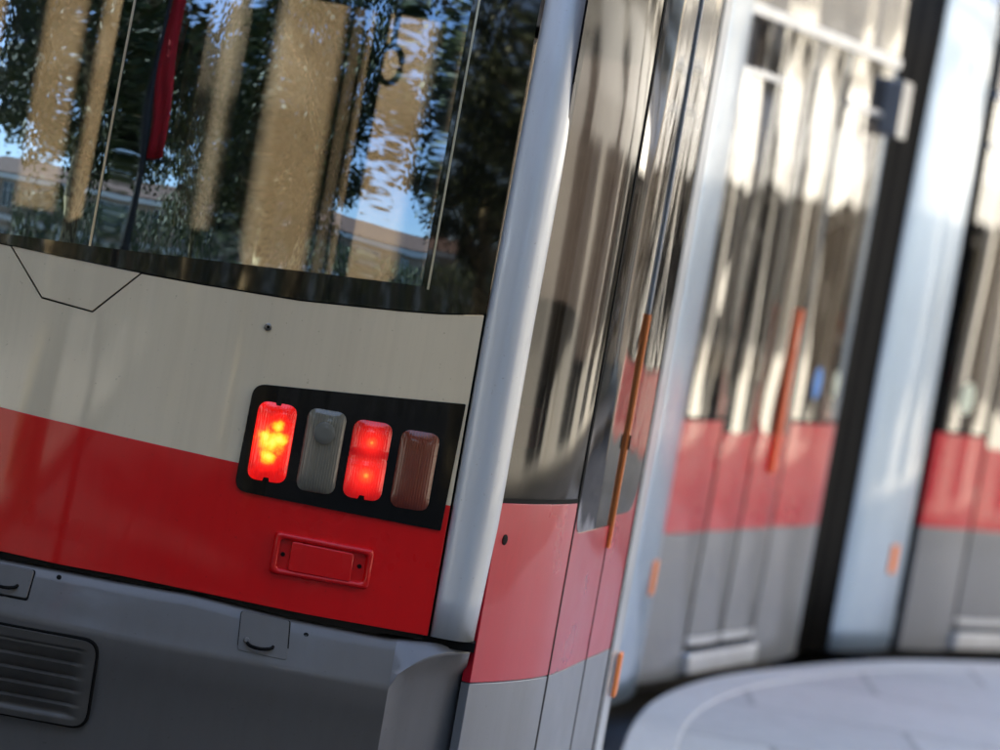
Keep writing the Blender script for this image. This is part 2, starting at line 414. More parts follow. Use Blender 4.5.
# ---- lamp cluster
def lamp_cluster(mirror=False):
    fx = (lambda x: 2*XC-x) if mirror else (lambda x: x)
    q = [(-0.4765, 1.189), (-0.058, 1.2175), (-0.064, 0.9595), (-0.4805, 0.974)]
    if mirror: q = [(fx(a), b) for a, b in q][::-1]
    rr = [0.028, 0.003, 0.003, 0.028] if not mirror else [0.028, 0.003, 0.003, 0.028]
    h = patch('lamp_housing', roundpoly(q, rr, 8), rear, MT['lamp_black'], tram, off=0.006, thick=0.016, bevel=0.002, dt=0.03)
    # thin raised lip of the housing
    spec = [(-0.4218, 1.0802, 'red_lit'), (-0.3236, 1.0786, 'clear'), (-0.2311, 1.0758, 'double'), (-0.136, 1.0711, 'amber')]
    for x, z, kind in spec:
        x = fx(x)
        cx, cz = x, z
        if kind == 'red_lit':
            m = lens_mat('lit_red_lens', (0.5, 0.01, 0.005), None, [(0.0, (0.22, 0.001, 0.001)), (0.35, (0.50, 0.004, 0.002)), (0.50, (0.70, 0.02, 0.003)), (0.60, (0.95, 0.10, 0.004)), (0.74, (1.0, 0.30, 0.01)), (1.0, (1.0, 0.48, 0.06))], 0.44,
                         spots=((-0.012, 0.008, 0.042), (0.012, 0.008, 0.042), (0.008, 0.032, 0.030), (-0.002, -0.028, 0.036), (0.0, 0.0, 0.060)), blotch=0.62)
        elif kind == 'double':
            m = lens_mat('lit_double_lens', (0.45, 0.008, 0.006), None, [(0.0, (0.05, 0.0005, 0.0005)), (0.35, (0.24, 0.002, 0.002)), (0.70, (0.52, 0.008, 0.005)), (0.90, (0.75, 0.05, 0.01)), (1.0, (1.0, 0.22, 0.03))], 0.36,
                         spots=((0.004, 0.036, 0.045), (0.004, -0.030, 0.062)), blotch=0.12)
        elif kind == 'clear':
            m = lens_mat('clear_lens', (0.13, 0.12, 0.09), None, [(0, (0, 0, 0)), (1, (0, 0, 0))], 0.0, rough=0.2)
        else:
            m = lens_mat('amber_lens', (0.15, 0.025, 0.010), None, [(0, (0, 0, 0)), (1, (0, 0, 0))], 0.0, rough=0.2)
        W, H = 0.0385, 0.0785
        if kind == 'clear': H = 0.083
        def hgt(a, b, cx=cx, cz=cz, W=W, H=H, kind=kind):
            d = max(0.0, 1-(abs(a-cx)/W)**2.2)*max(0.0, 1-(abs(b-cz)/H)**6)
            v = 0.008*d**0.5
            if kind == 'double':
                v -= 0.004*math.exp(-((b-cz-0.002)/0.004)**2)
            return v
        def sh(a, b): return (a, b)
        o = [(cx-W, cz-H), (cx+W, cz-H), (cx+W, cz+H), (cx-W, cz+H)]
        o = roundpoly(o, 0.022, 7)
        # small keyed notches top and bottom, as on the lit lenses
        if kind in ('red_lit', 'double'):
            o2 = []
            for (a, b), (c, d) in zip(o, o[1:]+o[:1]):
                o2.append((a, b))
                if abs(b-d) < 1e-6 and abs(b-(cz-H)) < 1e-4 and abs(a-c) > 0.01:
                    o2 += [(cx-0.007, cz-H), (cx-0.005, cz-H+0.008), (cx+0.005, cz-H+0.008), (cx+0.007, cz-H)]
                if abs(b-d) < 1e-6 and abs(b-(cz+H)) < 1e-4 and abs(a-c) > 0.01 and kind == 'red_lit':
                    o2 += [(cx+0.006, cz+H), (cx+0.004, cz+H-0.005), (cx-0.004, cz+H-0.005), (cx-0.006, cz+H)]
            o = o2
        L = patch('lamp_lens', o, rear, m, h, off=0.008, thick=0.004, bevel=0.0008, dt=0.008, dz=0.01, height=hgt, sharp=50, loc=rear(cx, cz))
        lab = {'red_lit': 'lit red lens with a yellow glow', 'clear': 'unlit clear lens', 'double': 'lit red lens in two halves', 'amber': 'unlit amber brown lens'}[kind]
        L['label'] = lab
        if kind == 'clear':
            disc('reflector_bulb', rear, cx-0.002, cz+0.037, 0.022, 0.004, paint('reflector_bulb', (0.13, 0.125, 0.10), 0.2, 0.4, dirt=0.3, spec=0.3), h, off=0.018)
        if kind == 'double':
            pass
    return h
lamp_cluster(); lamp_cluster(True)

# ---- raised red reflector frame
fq = [(-0.3862, 0.9087), (-0.1851, 0.903), (-0.1847, 0.8198), (-0.3853, 0.822)]
def inset(q, d):
    cx = sum(a for a, b in q)/len(q); cz = sum(b for a, b in q)/len(q)
    return [(a-math.copysign(d, a-cx), b-math.copysign(d, b-cz)) for a, b in q]
def ring_outline(q, q2):
    return q + [q[0]] + [q2[0]] + q2[:0:-1] + [q2[0]]
rim = roundpoly(fq, 0.012, 5); rin = roundpoly(inset(fq, 0.015), 0.010, 5)
def ring_patch(name, o1, o2, surf, mat, parent, off, h, hi=None):
    """rim between two matching outlines: slopes up, flat top, slopes down inside"""
    bm = bmesh.new(); n = len(o1); rings = []
    for f, hh in ((0.0, -0.003), (0.12, h*0.75), (0.35, h), (0.65, h), (0.9, h*0.75), (1.0, -0.003)):
        rings.append([bm.verts.new(on(surf, a[0]*(1-f)+b[0]*f, a[1]*(1-f)+b[1]*f, off+hh)) for a, b in zip(o1, o2)])
    for r1, r2 in zip(rings, rings[1:]+rings[:1]):
        for k in range(n): bm.faces.new((r1[k], r1[(k+1) % n], r2[(k+1) % n], r2[k]))
    return finish(name, bm, mat, parent, sharp=60)
rf = ring_patch('reflector_frame', rim, rin, rear, MT['red'], tram, 0.001, 0.012)
patch('reflector_plate', roundpoly([(-0.350, 0.893), (-0.226, 0.888), (-0.2245, 0.831), (-0.3495, 0.834)], 0.006, 4), rear, MT['red'], rf, off=0.013, thick=0.014, bevel=0.002)
for x in (-0.363, -0.210):
    disc('screw', rear, x, 0.864, 0.0045, 0.003, MT['rubber'], rf, off=0.001)

# ---- bumper : chamfered upper face, recessed lower face, corner wedge
ytop = lambda x: YR(x)-0.004
bt = [(-1.74, 0.766), (-1.4, 0.762), (-0.912, 0.7555), (-0.79, 0.755), (-0.67, 0.7533), (-0.526, 0.7535), (-0.42, 0.744), (-0.33, 0.7358), (-0.136, 0.7277), (0.030, 0.7388)]
fc = [(-1.72, 0.668), (-1.4, 0.663), (-0.896, 0.6581), (-0.79, 0.655), (-0.70, 0.6511), (-0.56, 0.647), (-0.46, 0.6460), (-0.391, 0.6448), (-0.24, 0.6405), (-0.1106, 0.6359)]
bm = bmesh.new()
def lerp_list(L, x):
    for (a, b), (c, d) in zip(L, L[1:]):
        if x <= c: return b+(d-b)*(x-a)/(c-a) if c > a else b
    return L[-1][1]
xs = [-1.72+i*(1.72-0.1106)/60 for i in range(61)]
yb = lambda x: YR(x)-0.004
out = lambda x: 0.075                                    # how far the chamfer pushes out
cols = []
for x in xs:
    zt = lerp_list(bt, x); zf = lerp_list(fc, x)
    tail = 1.0
    y0 = yb(x)
    prof = [(y0+0.05, zt+0.001), (y0+0.006, zt), (y0, zt-0.004), (y0-0.008, zt-0.022), (y0-0.019, zf+0.035), (y0-0.0285, zf+0.008), (y0-0.031, zf), (y0-0.0305, zf-0.008), (y0-0.018, zf-0.06), (y0+0.004, zf-0.12), (y0+0.022, 0.33), (y0+0.03, 0.17), (y0+0.06, 0.155)]
    cols.append([bm.verts.new((x, yy, zz)) for yy, zz in prof])
for a, b in zip(cols, cols[1:]):
    for k in range(len(a)-1): bm.faces.new((a[k], b[k], b[k+1], a[k+1]))
# corner wedge: swept surface turned towards the side of the car
arc = [(-0.1106, 0.6359), (-0.108, 0.6480), (-0.0999, 0.662), (-0.0812, 0.680), (-0.058, 0.697), (-0.0383, 0.708), (-0.010, 0.718), (0.030, 0.7225)]
bmw = bmesh.new(); last = [bmw.verts.new(v.co) for v in cols[-1]]
n = 10
colsw = []
for i in range(n+1):
    s = i/n
    x = -0.1106 + s*(0.036+0.1106)
    zt = lerp_list(bt, x); za = lerp_list(arc, x)
    y0 = 7.9866+0.012*s if False else YR(x)-0.004+0.02*s*s
    rim_ = -0.031*(1-s)**0.6
    prof = [(y0+0.05, zt+0.001), (y0+0.006, zt), (y0, zt-0.002), (y0+rim_*0.35, zt-(zt-za)*0.3), (y0+rim_*0.75, zt-(zt-za)*0.7), (y0+rim_*0.97, za+0.003), (y0+rim_-0.001, za), (y0+rim_+0.003, za-0.005),
            (y0+rim_*0.6+0.008+0.045*s, za-0.05), (y0+rim_*0.2+0.012+0.055*s, za-0.12), (y0+0.018+0.06*s, 0.40), (y0+0.03+0.06*s, 0.17), (y0+0.06+0.05*s, 0.155)]
    colsw.append([bmw.verts.new((x, yy, zz)) for yy, zz in prof])
for a, b in zip([last]+colsw[1:], colsw[1:]):
    for k in range(len(a)-1): bmw.faces.new((a[k], b[k], b[k+1], a[k+1]))
# turn the end round the corner
endv = []
for v in colsw[-1]: endv.append(bmw.verts.new((v.co.x+0.004, v.co.y+0.06, v.co.z)))
for k in range(len(endv)-1): bmw.faces.new((colsw[-1][k], endv[k], endv[k+1], colsw[-1][k+1]))
for v in list(bmw.verts):
    if not v.link_faces: bmw.verts.remove(v)
bumper = finish('bumper', bm, MT['bumper'], tram, sharp=70)
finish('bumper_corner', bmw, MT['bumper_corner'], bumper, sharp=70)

def chamfer(t, z):            # surface of the bumper's upper slope
    zt = lerp_list(bt, t); zf = lerp_list(fc, t); s = (zt-z)/(zt-zf)
    s = min(max(s, -0.2), 1.2)
    return (t, YR(t)-0.004-0.027*s, z)
def flap(q, hook=True):
    f = patch('towing_hook_cover', roundpoly(q, 0.006, 3), chamfer, MT['bumper'], bumper, off=0.0045, thick=0.006, bevel=0.0015, dt=0.03, dz=0.03)
    # dark seam under and beside the cover
    patch('cover_seam', roundpoly([(q[0][0]-0.0012, q[0][1]+0.0008), (q[1][0]+0.003, q[1][1]+0.0008), (q[2][0]+0.003, q[2][1]-0.004), (q[3][0]-0.001, q[3][1]-0.004)], 0.006, 3), chamfer, MT['rubber'], f, off=0.002, thick=0.006, bevel=0)
    if hook:
        bm = bmesh.new()
        cxx = (q[0][0]+q[1][0])/2; cz = q[2][1]+0.022
        pts = []
        for k in range(9):
            a = math.pi*(1.0+k/8); pts.append(on(chamfer, cxx+0.026*math.cos(a), cz+0.010*math.sin(a), 0.007+0.008*(-math.sin(a))))
        tube(bm, pts, [0.003, 0.0035]+[0.0035]*5+[0.0035, 0.003], 8)
        finish('hook', bm, MT['rubber'], f)
        disc('pivot', chamfer, cxx-0.028, cz+0.004, 0.006, 0.005, MT['bumper'], f, off=0.005)
flap([(-0.4239, 0.7395), (-0.3276, 0.7345), (-0.3191, 0.6586), (-0.4175, 0.6640)])
flap([(-0.945, 0.7495), (-0.84, 0.7485), (-0.8447, 0.6917), (-0.950, 0.692)])
disc('drain_hole', chamfer, -0.290, 0.712, 0.006, 0.001, MT['rubber'], bumper, off=0.0005)
disc('drain_hole', chamfer, -0.790, 0.744, 0.005, 0.001, MT['rubber'], bumper, off=0.0005)

# grille in the lower bumper face
gx0, gx1, gz0, gz1 = -1.04, -0.690, 0.459, 0.634
def low(t, z): return (t, YR(t)-0.030+0.032*max(0, (0.64-z))/0.18, z)
gr = ring_patch('grille', roundpoly([(gx0-0.006, gz1+0.006), (gx1+0.006, gz1+0.006), (gx1+0.006, gz0-0.006), (gx0-0.006, gz0-0.006)], 0.034, 6), roundpoly([(gx0+0.002, gz1-0.002), (gx1-0.002, gz1-0.002), (gx1-0.002, gz0+0.002), (gx0+0.002, gz0+0.002)], 0.030, 6), low, MT['rubber'], bumper, 0.002, 0.006)
def gh(a, b):
    u = (gz1-0.024-b)/0.0275
    e = min((a-gx0)/0.02, (gx1-0.022-a)/0.02, (gz1-0.018-b)/0.012, (b-gz0-0.012)/0.01, 1.0)
    if e <= 0: return 0.010
    fr_ = u-math.floor(u)
    return 0.010*(1-min(1, e)) + min(1, max(0, e))*(-0.004+0.012*(1-fr_)**0.7)
patch('grille_slats', roundpoly([(gx0, gz1), (gx1, gz1), (gx1, gz0), (gx0, gz0)], 0.032, 6), low, MT['grille'], gr, off=0.001, thick=0.02, bevel=0, dt=0.01, dz=0.0035, height=gh, sharp=70)

# ---- corner pillar (rounded silver section)
prof = [(-0.0468, 8.012), (-0.0464, 7.996), (-0.044, 7.988), (-0.034, 7.983), (-0.018, 7.980), (-0.002, 7.979), (0.014, 7.982), (0.028, 7.990), (0.039, 8.003), (0.0455, 8.020), (0.0485, 8.040), (0.0475, 8.06)]
def lerp_prof(P, s):
    s = min(max(s, 0), 0.99999)*(len(P)-1); i = int(s); f = s-i
    return P[i][0]*(1-f)+P[i+1][0]*f, P[i][1]*(1-f)+P[i+1][1]*f
prof_s = [tuple(q) for q in smooth_curve(prof, 4)]
def pillar(t, z):
    x, y = lerp_prof(prof_s, t)
    k = 0.17*max(0, z-1.36)**2 + 0.012*(z-1.0)
    taper = 1.0 - 0.0*(z) 
    w_ = 1.0 if z > 1.0 else 0.90+0.10*max(0, (z-0.74)/0.26)
    return (-0.047+(x+0.047)*w_ + 0.010*max(0, z-1.4), y+k, z)
def strip_mesh(name, surf, t0, t1, nt_, z0, z1, nz, mat, parent, thick=0.008, bevel=0.0):
    bm = bmesh.new(); V = []; W = []
    for i in range(nt_+1):
        t = t0+(t1-t0)*i/nt_
        V.append([bm.verts.new(surf(t, z0+(z1-z0)*j/nz)) for j in range(nz+1)])
    for i in range(nt_):
        for j in range(nz): bm.faces.new((V[i][j], V[i+1][j], V[i+1][j+1], V[i][j+1]))
    bmesh.ops.recalc_face_normals(bm, faces=bm.faces)
    o = finish(name, bm, mat, parent, bevel=bevel, sharp=60)
    s = o.modifiers.new('solid', 'SOLIDIFY'); s.thickness = thick; s.offset = 0
    return o
strip_mesh('corner_pillar', pillar, 0, 0.99999, 44, 0.7465, 2.7, 24, MT['silver'], tram, 0.003)
bm = bmesh.new(); tube(bm, [(0.0, 8.05+0.17*max(0, z-1.36)**2, z) for z in (0.74, 1.0, 1.36, 1.6, 1.85, 2.1, 2.35, 2.7)], 0.034, 8); finish('pillar_core', bm, MT['shell'], tram)
bm = bmesh.new(); box(bm, -0.0535, -0.0465, 8.000, 8.03, 0.735, 1.40); finish('pillar_seal', bm, MT['rubber'], tram)
bm = bmesh.new(); box(bm, -0.06, 0.045, 7.992, 8.05, 0.7275, 0.7465); finish('pillar_foot_seal', bm, MT['rubber'], tram)
bm = bmesh.new(); tube(bm, [(-1.75, 8.10, 0.75), (-1.75, 8.11, 1.4), (-1.74, 8.25, 2.3), (-1.72, 8.38, 2.7)], 0.05, 16); finish('corner_pillar', bm, MT['silver'], tram)

# ---- right side of the rear car
plan1 = [tuple(q) for q in smooth_curve([(0.046, 8.045), (0.125, 8.20), (0.212, 8.44), (0.302, 8.90), (0.3665, 9.25), (0.396, 9.55), (0.43, 10.5), (0.48, 12.35)], 40)]
def arclen(P):
    L = [0]
    for a, b in zip(P, P[1:]): L.append(L[-1]+math.hypot(b[0]-a[0], b[1]-a[1]))
    return L
def path_surf(P, bulge=0.0, lean=0.0):
    L = arclen(P)
    def f(t, z):
        t = min(max(t, 0), L[-1]-1e-6)
        lo = 0
        while L[lo+1] < t: lo += 1
        s = (t-L[lo])/(L[lo+1]-L[lo])
        x = P[lo][0]*(1-s)+P[lo+1][0]*s; y = P[lo][1]*(1-s)+P[lo+1][1]*s
        d = Vector((P[lo+1][0]-P[lo][0], P[lo+1][1]-P[lo][1])).normalized()
        k = lean*max(0, z-1.3)**2
        return (x-d.y*k, y+d.x*k, z)
    return f, L
side1, L1 = path_surf(plan1, 0, 0.006)
def t_at_u(P, L, u):
    for i in range(len(P)-1):
        a = P[i][0]/P[i][1]*4000; b = P[i+1][0]/P[i+1][1]*4000
        if a <= u <= b: return L[i]+(L[i+1]-L[i])*(u-a)/(b-a)
    return None
tA, tB, tC, tD = t_at_u(plan1, L1, 100), t_at_u(plan1, L1, 134.5), t_at_u(plan1, L1, 157), t_at_u(plan1, L1, 164.8)
print('side t', tA, tB, tC, tD)
s0 = 0.004
sp = empty('side_panel', (0, 0, 0), tram)
patch('red_side_panel', rect(s0, 0.660, tA-0.006, 1.030), side1, MT['red_side'], tram, thick=0.02, dt=0.05)
patch('grey_skirt', rect(s0, 0.157, tA-0.006, 0.6585), side1, MT['grey'], tram, thick=0.02, dt=0.05)
bpy.data.objects.remove(sp)
patch('side_window', rect(s0, 1.040, tA-0.006, 2.45), side1, MT['side_glass'], tram, thick=0.005, off=-0.001, dt=0.05, bevel=0)
patch('window_seal', rect(s0, 1.0302, tA-0.006, 1.0395), side1, MT['rubber'], tram, thick=0.012, bevel=0)
patch('seam', rect(tA-0.006, 0.157, tA+0.003, 2.45), side1, MT['rubber'], tram, thick=0.02, off=0.001, bevel=0)
patch('red_reflection_bar', rect(0.12, 1.13, tA-0.03, 1.215, 0.02), side1, MT['redflag'], tram, off=-0.10, thick=0.04)  # added red bar, stands in for a red reflection in the pane
disc('keyhole', side1, 0.045, 0.955, 0.011, 0.002, MT['rubber'], tram, off=0.0003)

def door_leaf(P, surf, t0, t1, zb, zr, zg, ztop, parent, rnd, name='door_leaf', gmat='door_glass'):
    d = empty(name, (0, 0, 0), parent)
    e = 0.004
    # glass with rounded lower corners; the frame follows it
    go = roundpoly([(t0+e, zg), (t1-e, zg), (t1-e, ztop), (t0+e, ztop)], [rnd[0], rnd[1], 0.02, 0.02], 8)
    patch('door_window', go, surf, MT[gmat], d, off=0.001, thick=0.005, bevel=0, dt=0.04)
    # red band: fills up to the rounded glass corners
    arc_l = [q for q in go if q[1] < zg+max(rnd)+1e-4]
    low_edge = sorted([q for q in go if q[1] < zg+max(rnd)+0.001], key=lambda q: q[0])
    top = [(a, b-0.002) for a, b in low_edge]
    top = [(t0, max(top[0][1], zg))] + top + [(t1, max(top[-1][1], zg))]
    patch('red_panel', [(t0, zr), (t1, zr)] + top[::-1], surf, MT['red_side'], d, thick=0.015, dt=0.04)
    patch('grey_panel', rect(t0, zb, t1, zr-0.0015), surf, MT['grey'], d, thick=0.015, dt=0.04)
    return d
d1 = door_leaf(plan1, side1, tA+0.004, tB-0.003, 0.20, 0.660, 0.965, 2.45, tram, (0.05, 0.005))
d2 = door_leaf(plan1, side1, tB+0.004, tC-0.010, 0.20, 0.660, 0.985, 2.45, tram, (0.005, 0.12))
patch('seam', rect(tB-0.003, 0.157, tB+0.004, 2.45), side1, MT['rubber'], tram, thick=0.018, off=0.001, bevel=0)
patch('edge_strip', rect(tB+0.006, 1.0, tB+0.012, 2.45), side1, MT['step'], tram, thick=0.012, off=0.006, bevel=0.001)
st = patch('door_edge_strip', rect(tB+0.002, 0.912, tB+0.012, 1.44, 0.001), side1, MT['orange'], d1, thick=0.008, off=0.0078, bevel=0.002)
patch('door_handle', roundpoly([(tB+0.003, 1.135), (tB+0.010, 1.135), (tB+0.010, 1.168), (tB+0.003, 1.168)], 0.004), side1, MT['rubber'], d1, thick=0.006, off=0.012, bevel=0.002)
patch('seam', rect(tC-0.010, 0.157, tC-0.002, 2.45), side1, MT['rubber'], tram, thick=0.018, off=0.002, bevel=0)
patch('seam', rect(tC+0.012, 0.157, tC+0.020, 2.45), side1, MT['rubber'], tram, thick=0.018, off=0.004, bevel=0)
patch('end_strip', rect(tC-0.002, 0.157, tC+0.012, 2.45), side1, MT['silver'], tram, thick=0.02, off=0.003)
patch('end_post', rect(tC+0.020, 0.157, L1[-1]-0.3, 2.45), side1, MT['silver'], tram, thick=0.02, off=0.0, dt=0.1)
patch('side_marker', rect(tD-0.06, 0.53, tD+0.01, 0.635, 0.004), side1, MT['orange'], tram, thick=0.01, off=0.014, bevel=0.003)
patch('roof_cantrail', rect(s0, 2.452, L1[-1]-0.3, 2.95), side1, MT['cream'], tram, thick=0.03, dt=0.1)

# ---- inside and far side of each car
def prism(name, poly, z0, z1, mat, parent):
    bm = bmesh.new(); a = [bm.verts.new((x, y, z0)) for x, y in poly]; b = [bm.verts.new((x, y, z1)) for x, y in poly]
    bm.faces.new(b); bm.faces.new(a[::-1]); n = len(a)
    for i in range(n): bm.faces.new((a[i], a[(i+1) % n], b[(i+1) % n], b[i]))
    return finish(name, bm, mat, parent)
car1 = [(-1.70, 8.12), (-0.87, 7.98), (-0.08, 8.10), (0.06, 8.15), (0.19, 8.50), (0.28, 9.0), (0.36, 9.6), (0.44, 12.2), (-1.80, 12.35), (-1.94, 9.4), (-1.88, 8.7)]
prism('car_floor', car1, 0.18, 0.30, MT['floor'], tram)
prism('car_ceiling', [(x, y+0.35 if y < 8.3 else y) for x, y in car1], 2.62, 2.70, MT['ceiling'], tram)
prism('car_roof', [(x, y+0.35 if y < 8.3 else y) for x, y in car1], 2.95, 3.15, MT['grey'], tram)

def far_side(P, posts, zsill=1.02, ztop=2.35, name='far_side_wall'):
    surf, L = path_surf(P)
    patch(name, rect(0, 0.157, L[-1], zsill), surf, MT['ceiling'], tram, thick=0.05, dt=0.3, dz=0.4, bevel=0)
    patch('far_cantrail', rect(0, ztop, L[-1], 2.95), surf, MT['ceiling'], tram, thick=0.05, dt=0.3, dz=0.4, bevel=0)
    ts = sorted(posts)
    for t, wd in ts:
        patch('window_post', rect(t-wd/2, zsill+0.002, t+wd/2, ztop-0.002), surf, MT['post'], tram, thick=0.03, bevel=0, off=0.01)
    for (a, wa), (b, wb_) in zip(ts, ts[1:]):
        patch('far_window', rect(a+wa/2+0.002, zsill+0.002, b-wb_/2-0.002, ztop-0.002), surf, MT['far_glass'], tram, thick=0.005, bevel=0, dt=0.3, dz=0.3)
far_side([(-1.84, 12.4), (-1.97, 9.5), (-1.93, 8.8), (-1.78, 8.2)], [(0.06, 0.10), (1.2, 0.07), (2.4, 0.07), (3.3, 0.08), (4.15, 0.08)])

A2 = Vector((0.60, 13.05)); D2 = Vector((0.3267, 0.9451)); LEN2 = 2.33; N2 = Vector((-D2.y, D2.x))
A3 = Vector((1.765, 16.00)); D3 = Vector((0.588, 0.809)); LEN3 = 4.2; N3 = Vector((-D3.y, D3.x))
def car_box(A, D, N, LEN, posts):
    q = [A-D*0.1+N*0.04, A+D*(LEN)+N*0.04, A+D*(LEN)+N*2.28, A-D*0.1+N*2.28]
    q = [tuple(v) for v in q]
    prism('car_floor', q, 0.18, 0.30, MT['floor'], tram); prism('car_ceiling', q, 2.62, 2.70, MT['ceiling'], tram); prism('car_roof', q, 2.95, 3.15, MT['grey'], tram)
    far_side([tuple(A+D*LEN+N*2.30), tuple(A-D*0.1+N*2.30)], posts)
car_box(A2, D2, N2, LEN2, [(0.05, 0.06), (0.85, 0.05), (1.65, 0.05), (2.38, 0.06)])
car_box(A3, D3, N3, LEN3, [(0.05, 0.10), (1.1, 0.08), (2.2, 0.08), (3.3, 0.08), (4.25, 0.10)])

# seats, poles, straps of the rear saloon
def seat(x, y, rot, mat='seat', h=1.36):
    s = empty('passenger_seat', (x, y, 0.3), tram)
    bm = bmesh.new(); vs = box(bm, -0.22, 0.22, -0.22, 0.22, 0.42, 0.50)
    bmesh.ops.rotate(bm, verts=bm.verts, matrix=Matrix.Rotation(rot, 3, 'Z')); bmesh.ops.translate(bm, verts=bm.verts, vec=(x, y, 0.3))
    finish('seat_cushion', bm, MT[mat], s, bevel=0.03)
    bm = bmesh.new(); o = roundpoly([(-0.22, 0.46), (0.22, 0.46), (0.20, h-0.3), (-0.20, h-0.3)], [0.02, 0.02, 0.08, 0.08])
    a = [bm.verts.new((q, 0.19, z)) for q, z in o]; b = [bm.verts.new((q, 0.25, z)) for q, z in o]
    bm.faces.new(a); bm.faces.new(b[::-1]); n = len(a)
    for i in range(n): bm.faces.new((a[i], a[(i+1) % n], b[(i+1) % n], b[i]))
    bmesh.ops.rotate(bm, verts=bm.verts, matrix=Matrix.Rotation(rot, 3, 'Z')); bmesh.ops.translate(bm, verts=bm.verts, vec=(x, y, 0.3))
    finish('seat_back', bm, MT[mat], s, bevel=0.01)
    bm = bmesh.new(); tube(bm, [(x, y, 0.30), (x, y, 0.72)], 0.03, 8); finish('seat_leg', bm, MT['post'], s)
for x, y in ((-1.45, 9.3), (-0.95, 9.3), (-0.12, 9.35), (-1.5, 10.3), (-1.0, 10.3), (-0.15, 10.3), (-1.5, 11.4), (-1.0, 11.4), (0.0, 11.4)):
    seat(x, y, 0 if y > 10 else math.pi, h=1.40+random.uniform(-0.02, 0.03))
def pole(pts, r=0.017, mat='post', name='grab_pole'):
    bm = bmesh.new(); tube(bm, pts, r, 10); return finish(name, bm, MT[mat], tram)
pole([(-0.80, 9.0, 0.3), (-0.80, 9.0, 2.62)], 0.018, 'pole')
pole([(-0.70, 9.4, 0.3), (-0.70, 9.4, 2.62)], 0.02)
pole([(-0.44, 10.0, 0.3), (-0.44, 10.0, 2.62)], 0.02)
pole([(-0.22, 11.6, 0.3), (-0.22, 11.6, 2.62)], 0.024)
pole([(-1.14, 11.2, 0.3), (-1.14, 11.2, 2.62)], 0.02)
pole([(-0.92, 9.35, 1.95), (-0.92, 9.35, 2.62)], 0.02)
pole([(-1.6, 9.5, 2.04), (0.1, 9.5, 2.04)], 0.016, 'post')
# driver's partition, a dark rounded panel behind the centre glass
bm = bmesh.new(); o = roundpoly([(-1.08, 1.0), (-0.85, 1.0), (-0.85, 2.62), (-1.05, 2.62)], [0.0, 0.0, 0.0, 0.0])
a = [bm.verts.new((q, 9.75, z)) for q, z in o]; b = [bm.verts.new((q, 9.80, z)) for q, z in o]
bm.faces.new(a); bm.faces.new(b[::-1])
for i in range(4): bm.faces.new((a[i], a[(i+1) % 4], b[(i+1) % 4], b[i]))
finish('partition_panel', bm, MT['shell'], tram, bevel=0.01)
# red strap sleeve
bm = bmesh.new(); tube(bm, [(-0.800, 8.50, 2.40), (-0.80, 8.50, 2.1), (-0.803, 8.50, 1.85), (-0.806, 8.50, 1.62)], [0.036, 0.030, 0.022, 0.005], 10)
finish('red_sleeve', bm, MT['redflag'], tram)
for x, y in ((-0.385, 9.5),):
    bm = bmesh.new(); pts = [(x, y, 2.04), (x, y, 1.95)]
    tube(bm, pts, 0.008, 8)
    loop = [(x+0.028*math.cos(a), y, 1.905+0.045*math.sin(a)) for a in [math.pi/2+2*math.pi*k/14 for k in range(15)]]
    tube(bm, loop, 0.008, 8, caps=False); finish('hanging_strap', bm, MT['strap'], tram)

# ---- portals
def portal(name, a, b, bow, z0, z1, sub=10, marker=None, top=None):
    a = Vector(a); b = Vector(b); d = (b-a); n = Vector((d.y, -d.x)).normalized()
    P = [a-n*0.10] + [a-n*0.02] + [a+d*s+n*bow*math.sin(math.pi*s)**0.6 for s in [i/12 for i in range(1, 12)]] + [b-n*0.02, b-n*0.10]
    P = [tuple(q) for q in smooth_curve(P, 3)]
    L = arclen(P); f, _ = path_surf(P, 0, 0.008)
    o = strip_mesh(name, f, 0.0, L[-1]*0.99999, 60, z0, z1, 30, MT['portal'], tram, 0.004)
    far = [tuple(a-n*2.3), tuple(b-n*2.3)]
    bm = bmesh.new()
    tube(bm, [(*(a+d*0.5-n*2.3), z0), (*(a+d*0.5-n*2.3), z1)], 0.07, 16); finish('far_portal_leg', bm, MT['portal'], o)
    # arch over the roof
    mid = a+d*0.5; 
    bm = bmesh.new(); tube(bm, [(*(mid-n*0.12), z1-0.05), (*(mid-n*0.35), z1+0.25), (*(mid-n*1.95), z1+0.25), (*(mid-n*2.2), z1-0.05)], d.length/2*0.9, 12); finish('portal_arch', bm, MT['portal'], o)
    return o, f, L
p1, pf1, pl1 = portal('portal_pillar', (0.485, 12.30), (0.602, 12.98), 0.035, 0.157, 2.8)
p2, pf2, pl2 = portal('portal_pillar', (1.440, 15.40), (1.722, 15.93), 0.035, 0.157, 2.8)
patch('side_marker', rect(pl1[-1]*0.52, 0.49, pl1[-1]*0.62, 0.60), pf1, MT['orange'], p1, off=0.010, thick=0.012)
patch('side_marker', rect(pl2[-1]*0.56, 0.47, pl2[-1]*0.64, 0.585), pf2, MT['orange'], p2, off=0.010, thick=0.012)

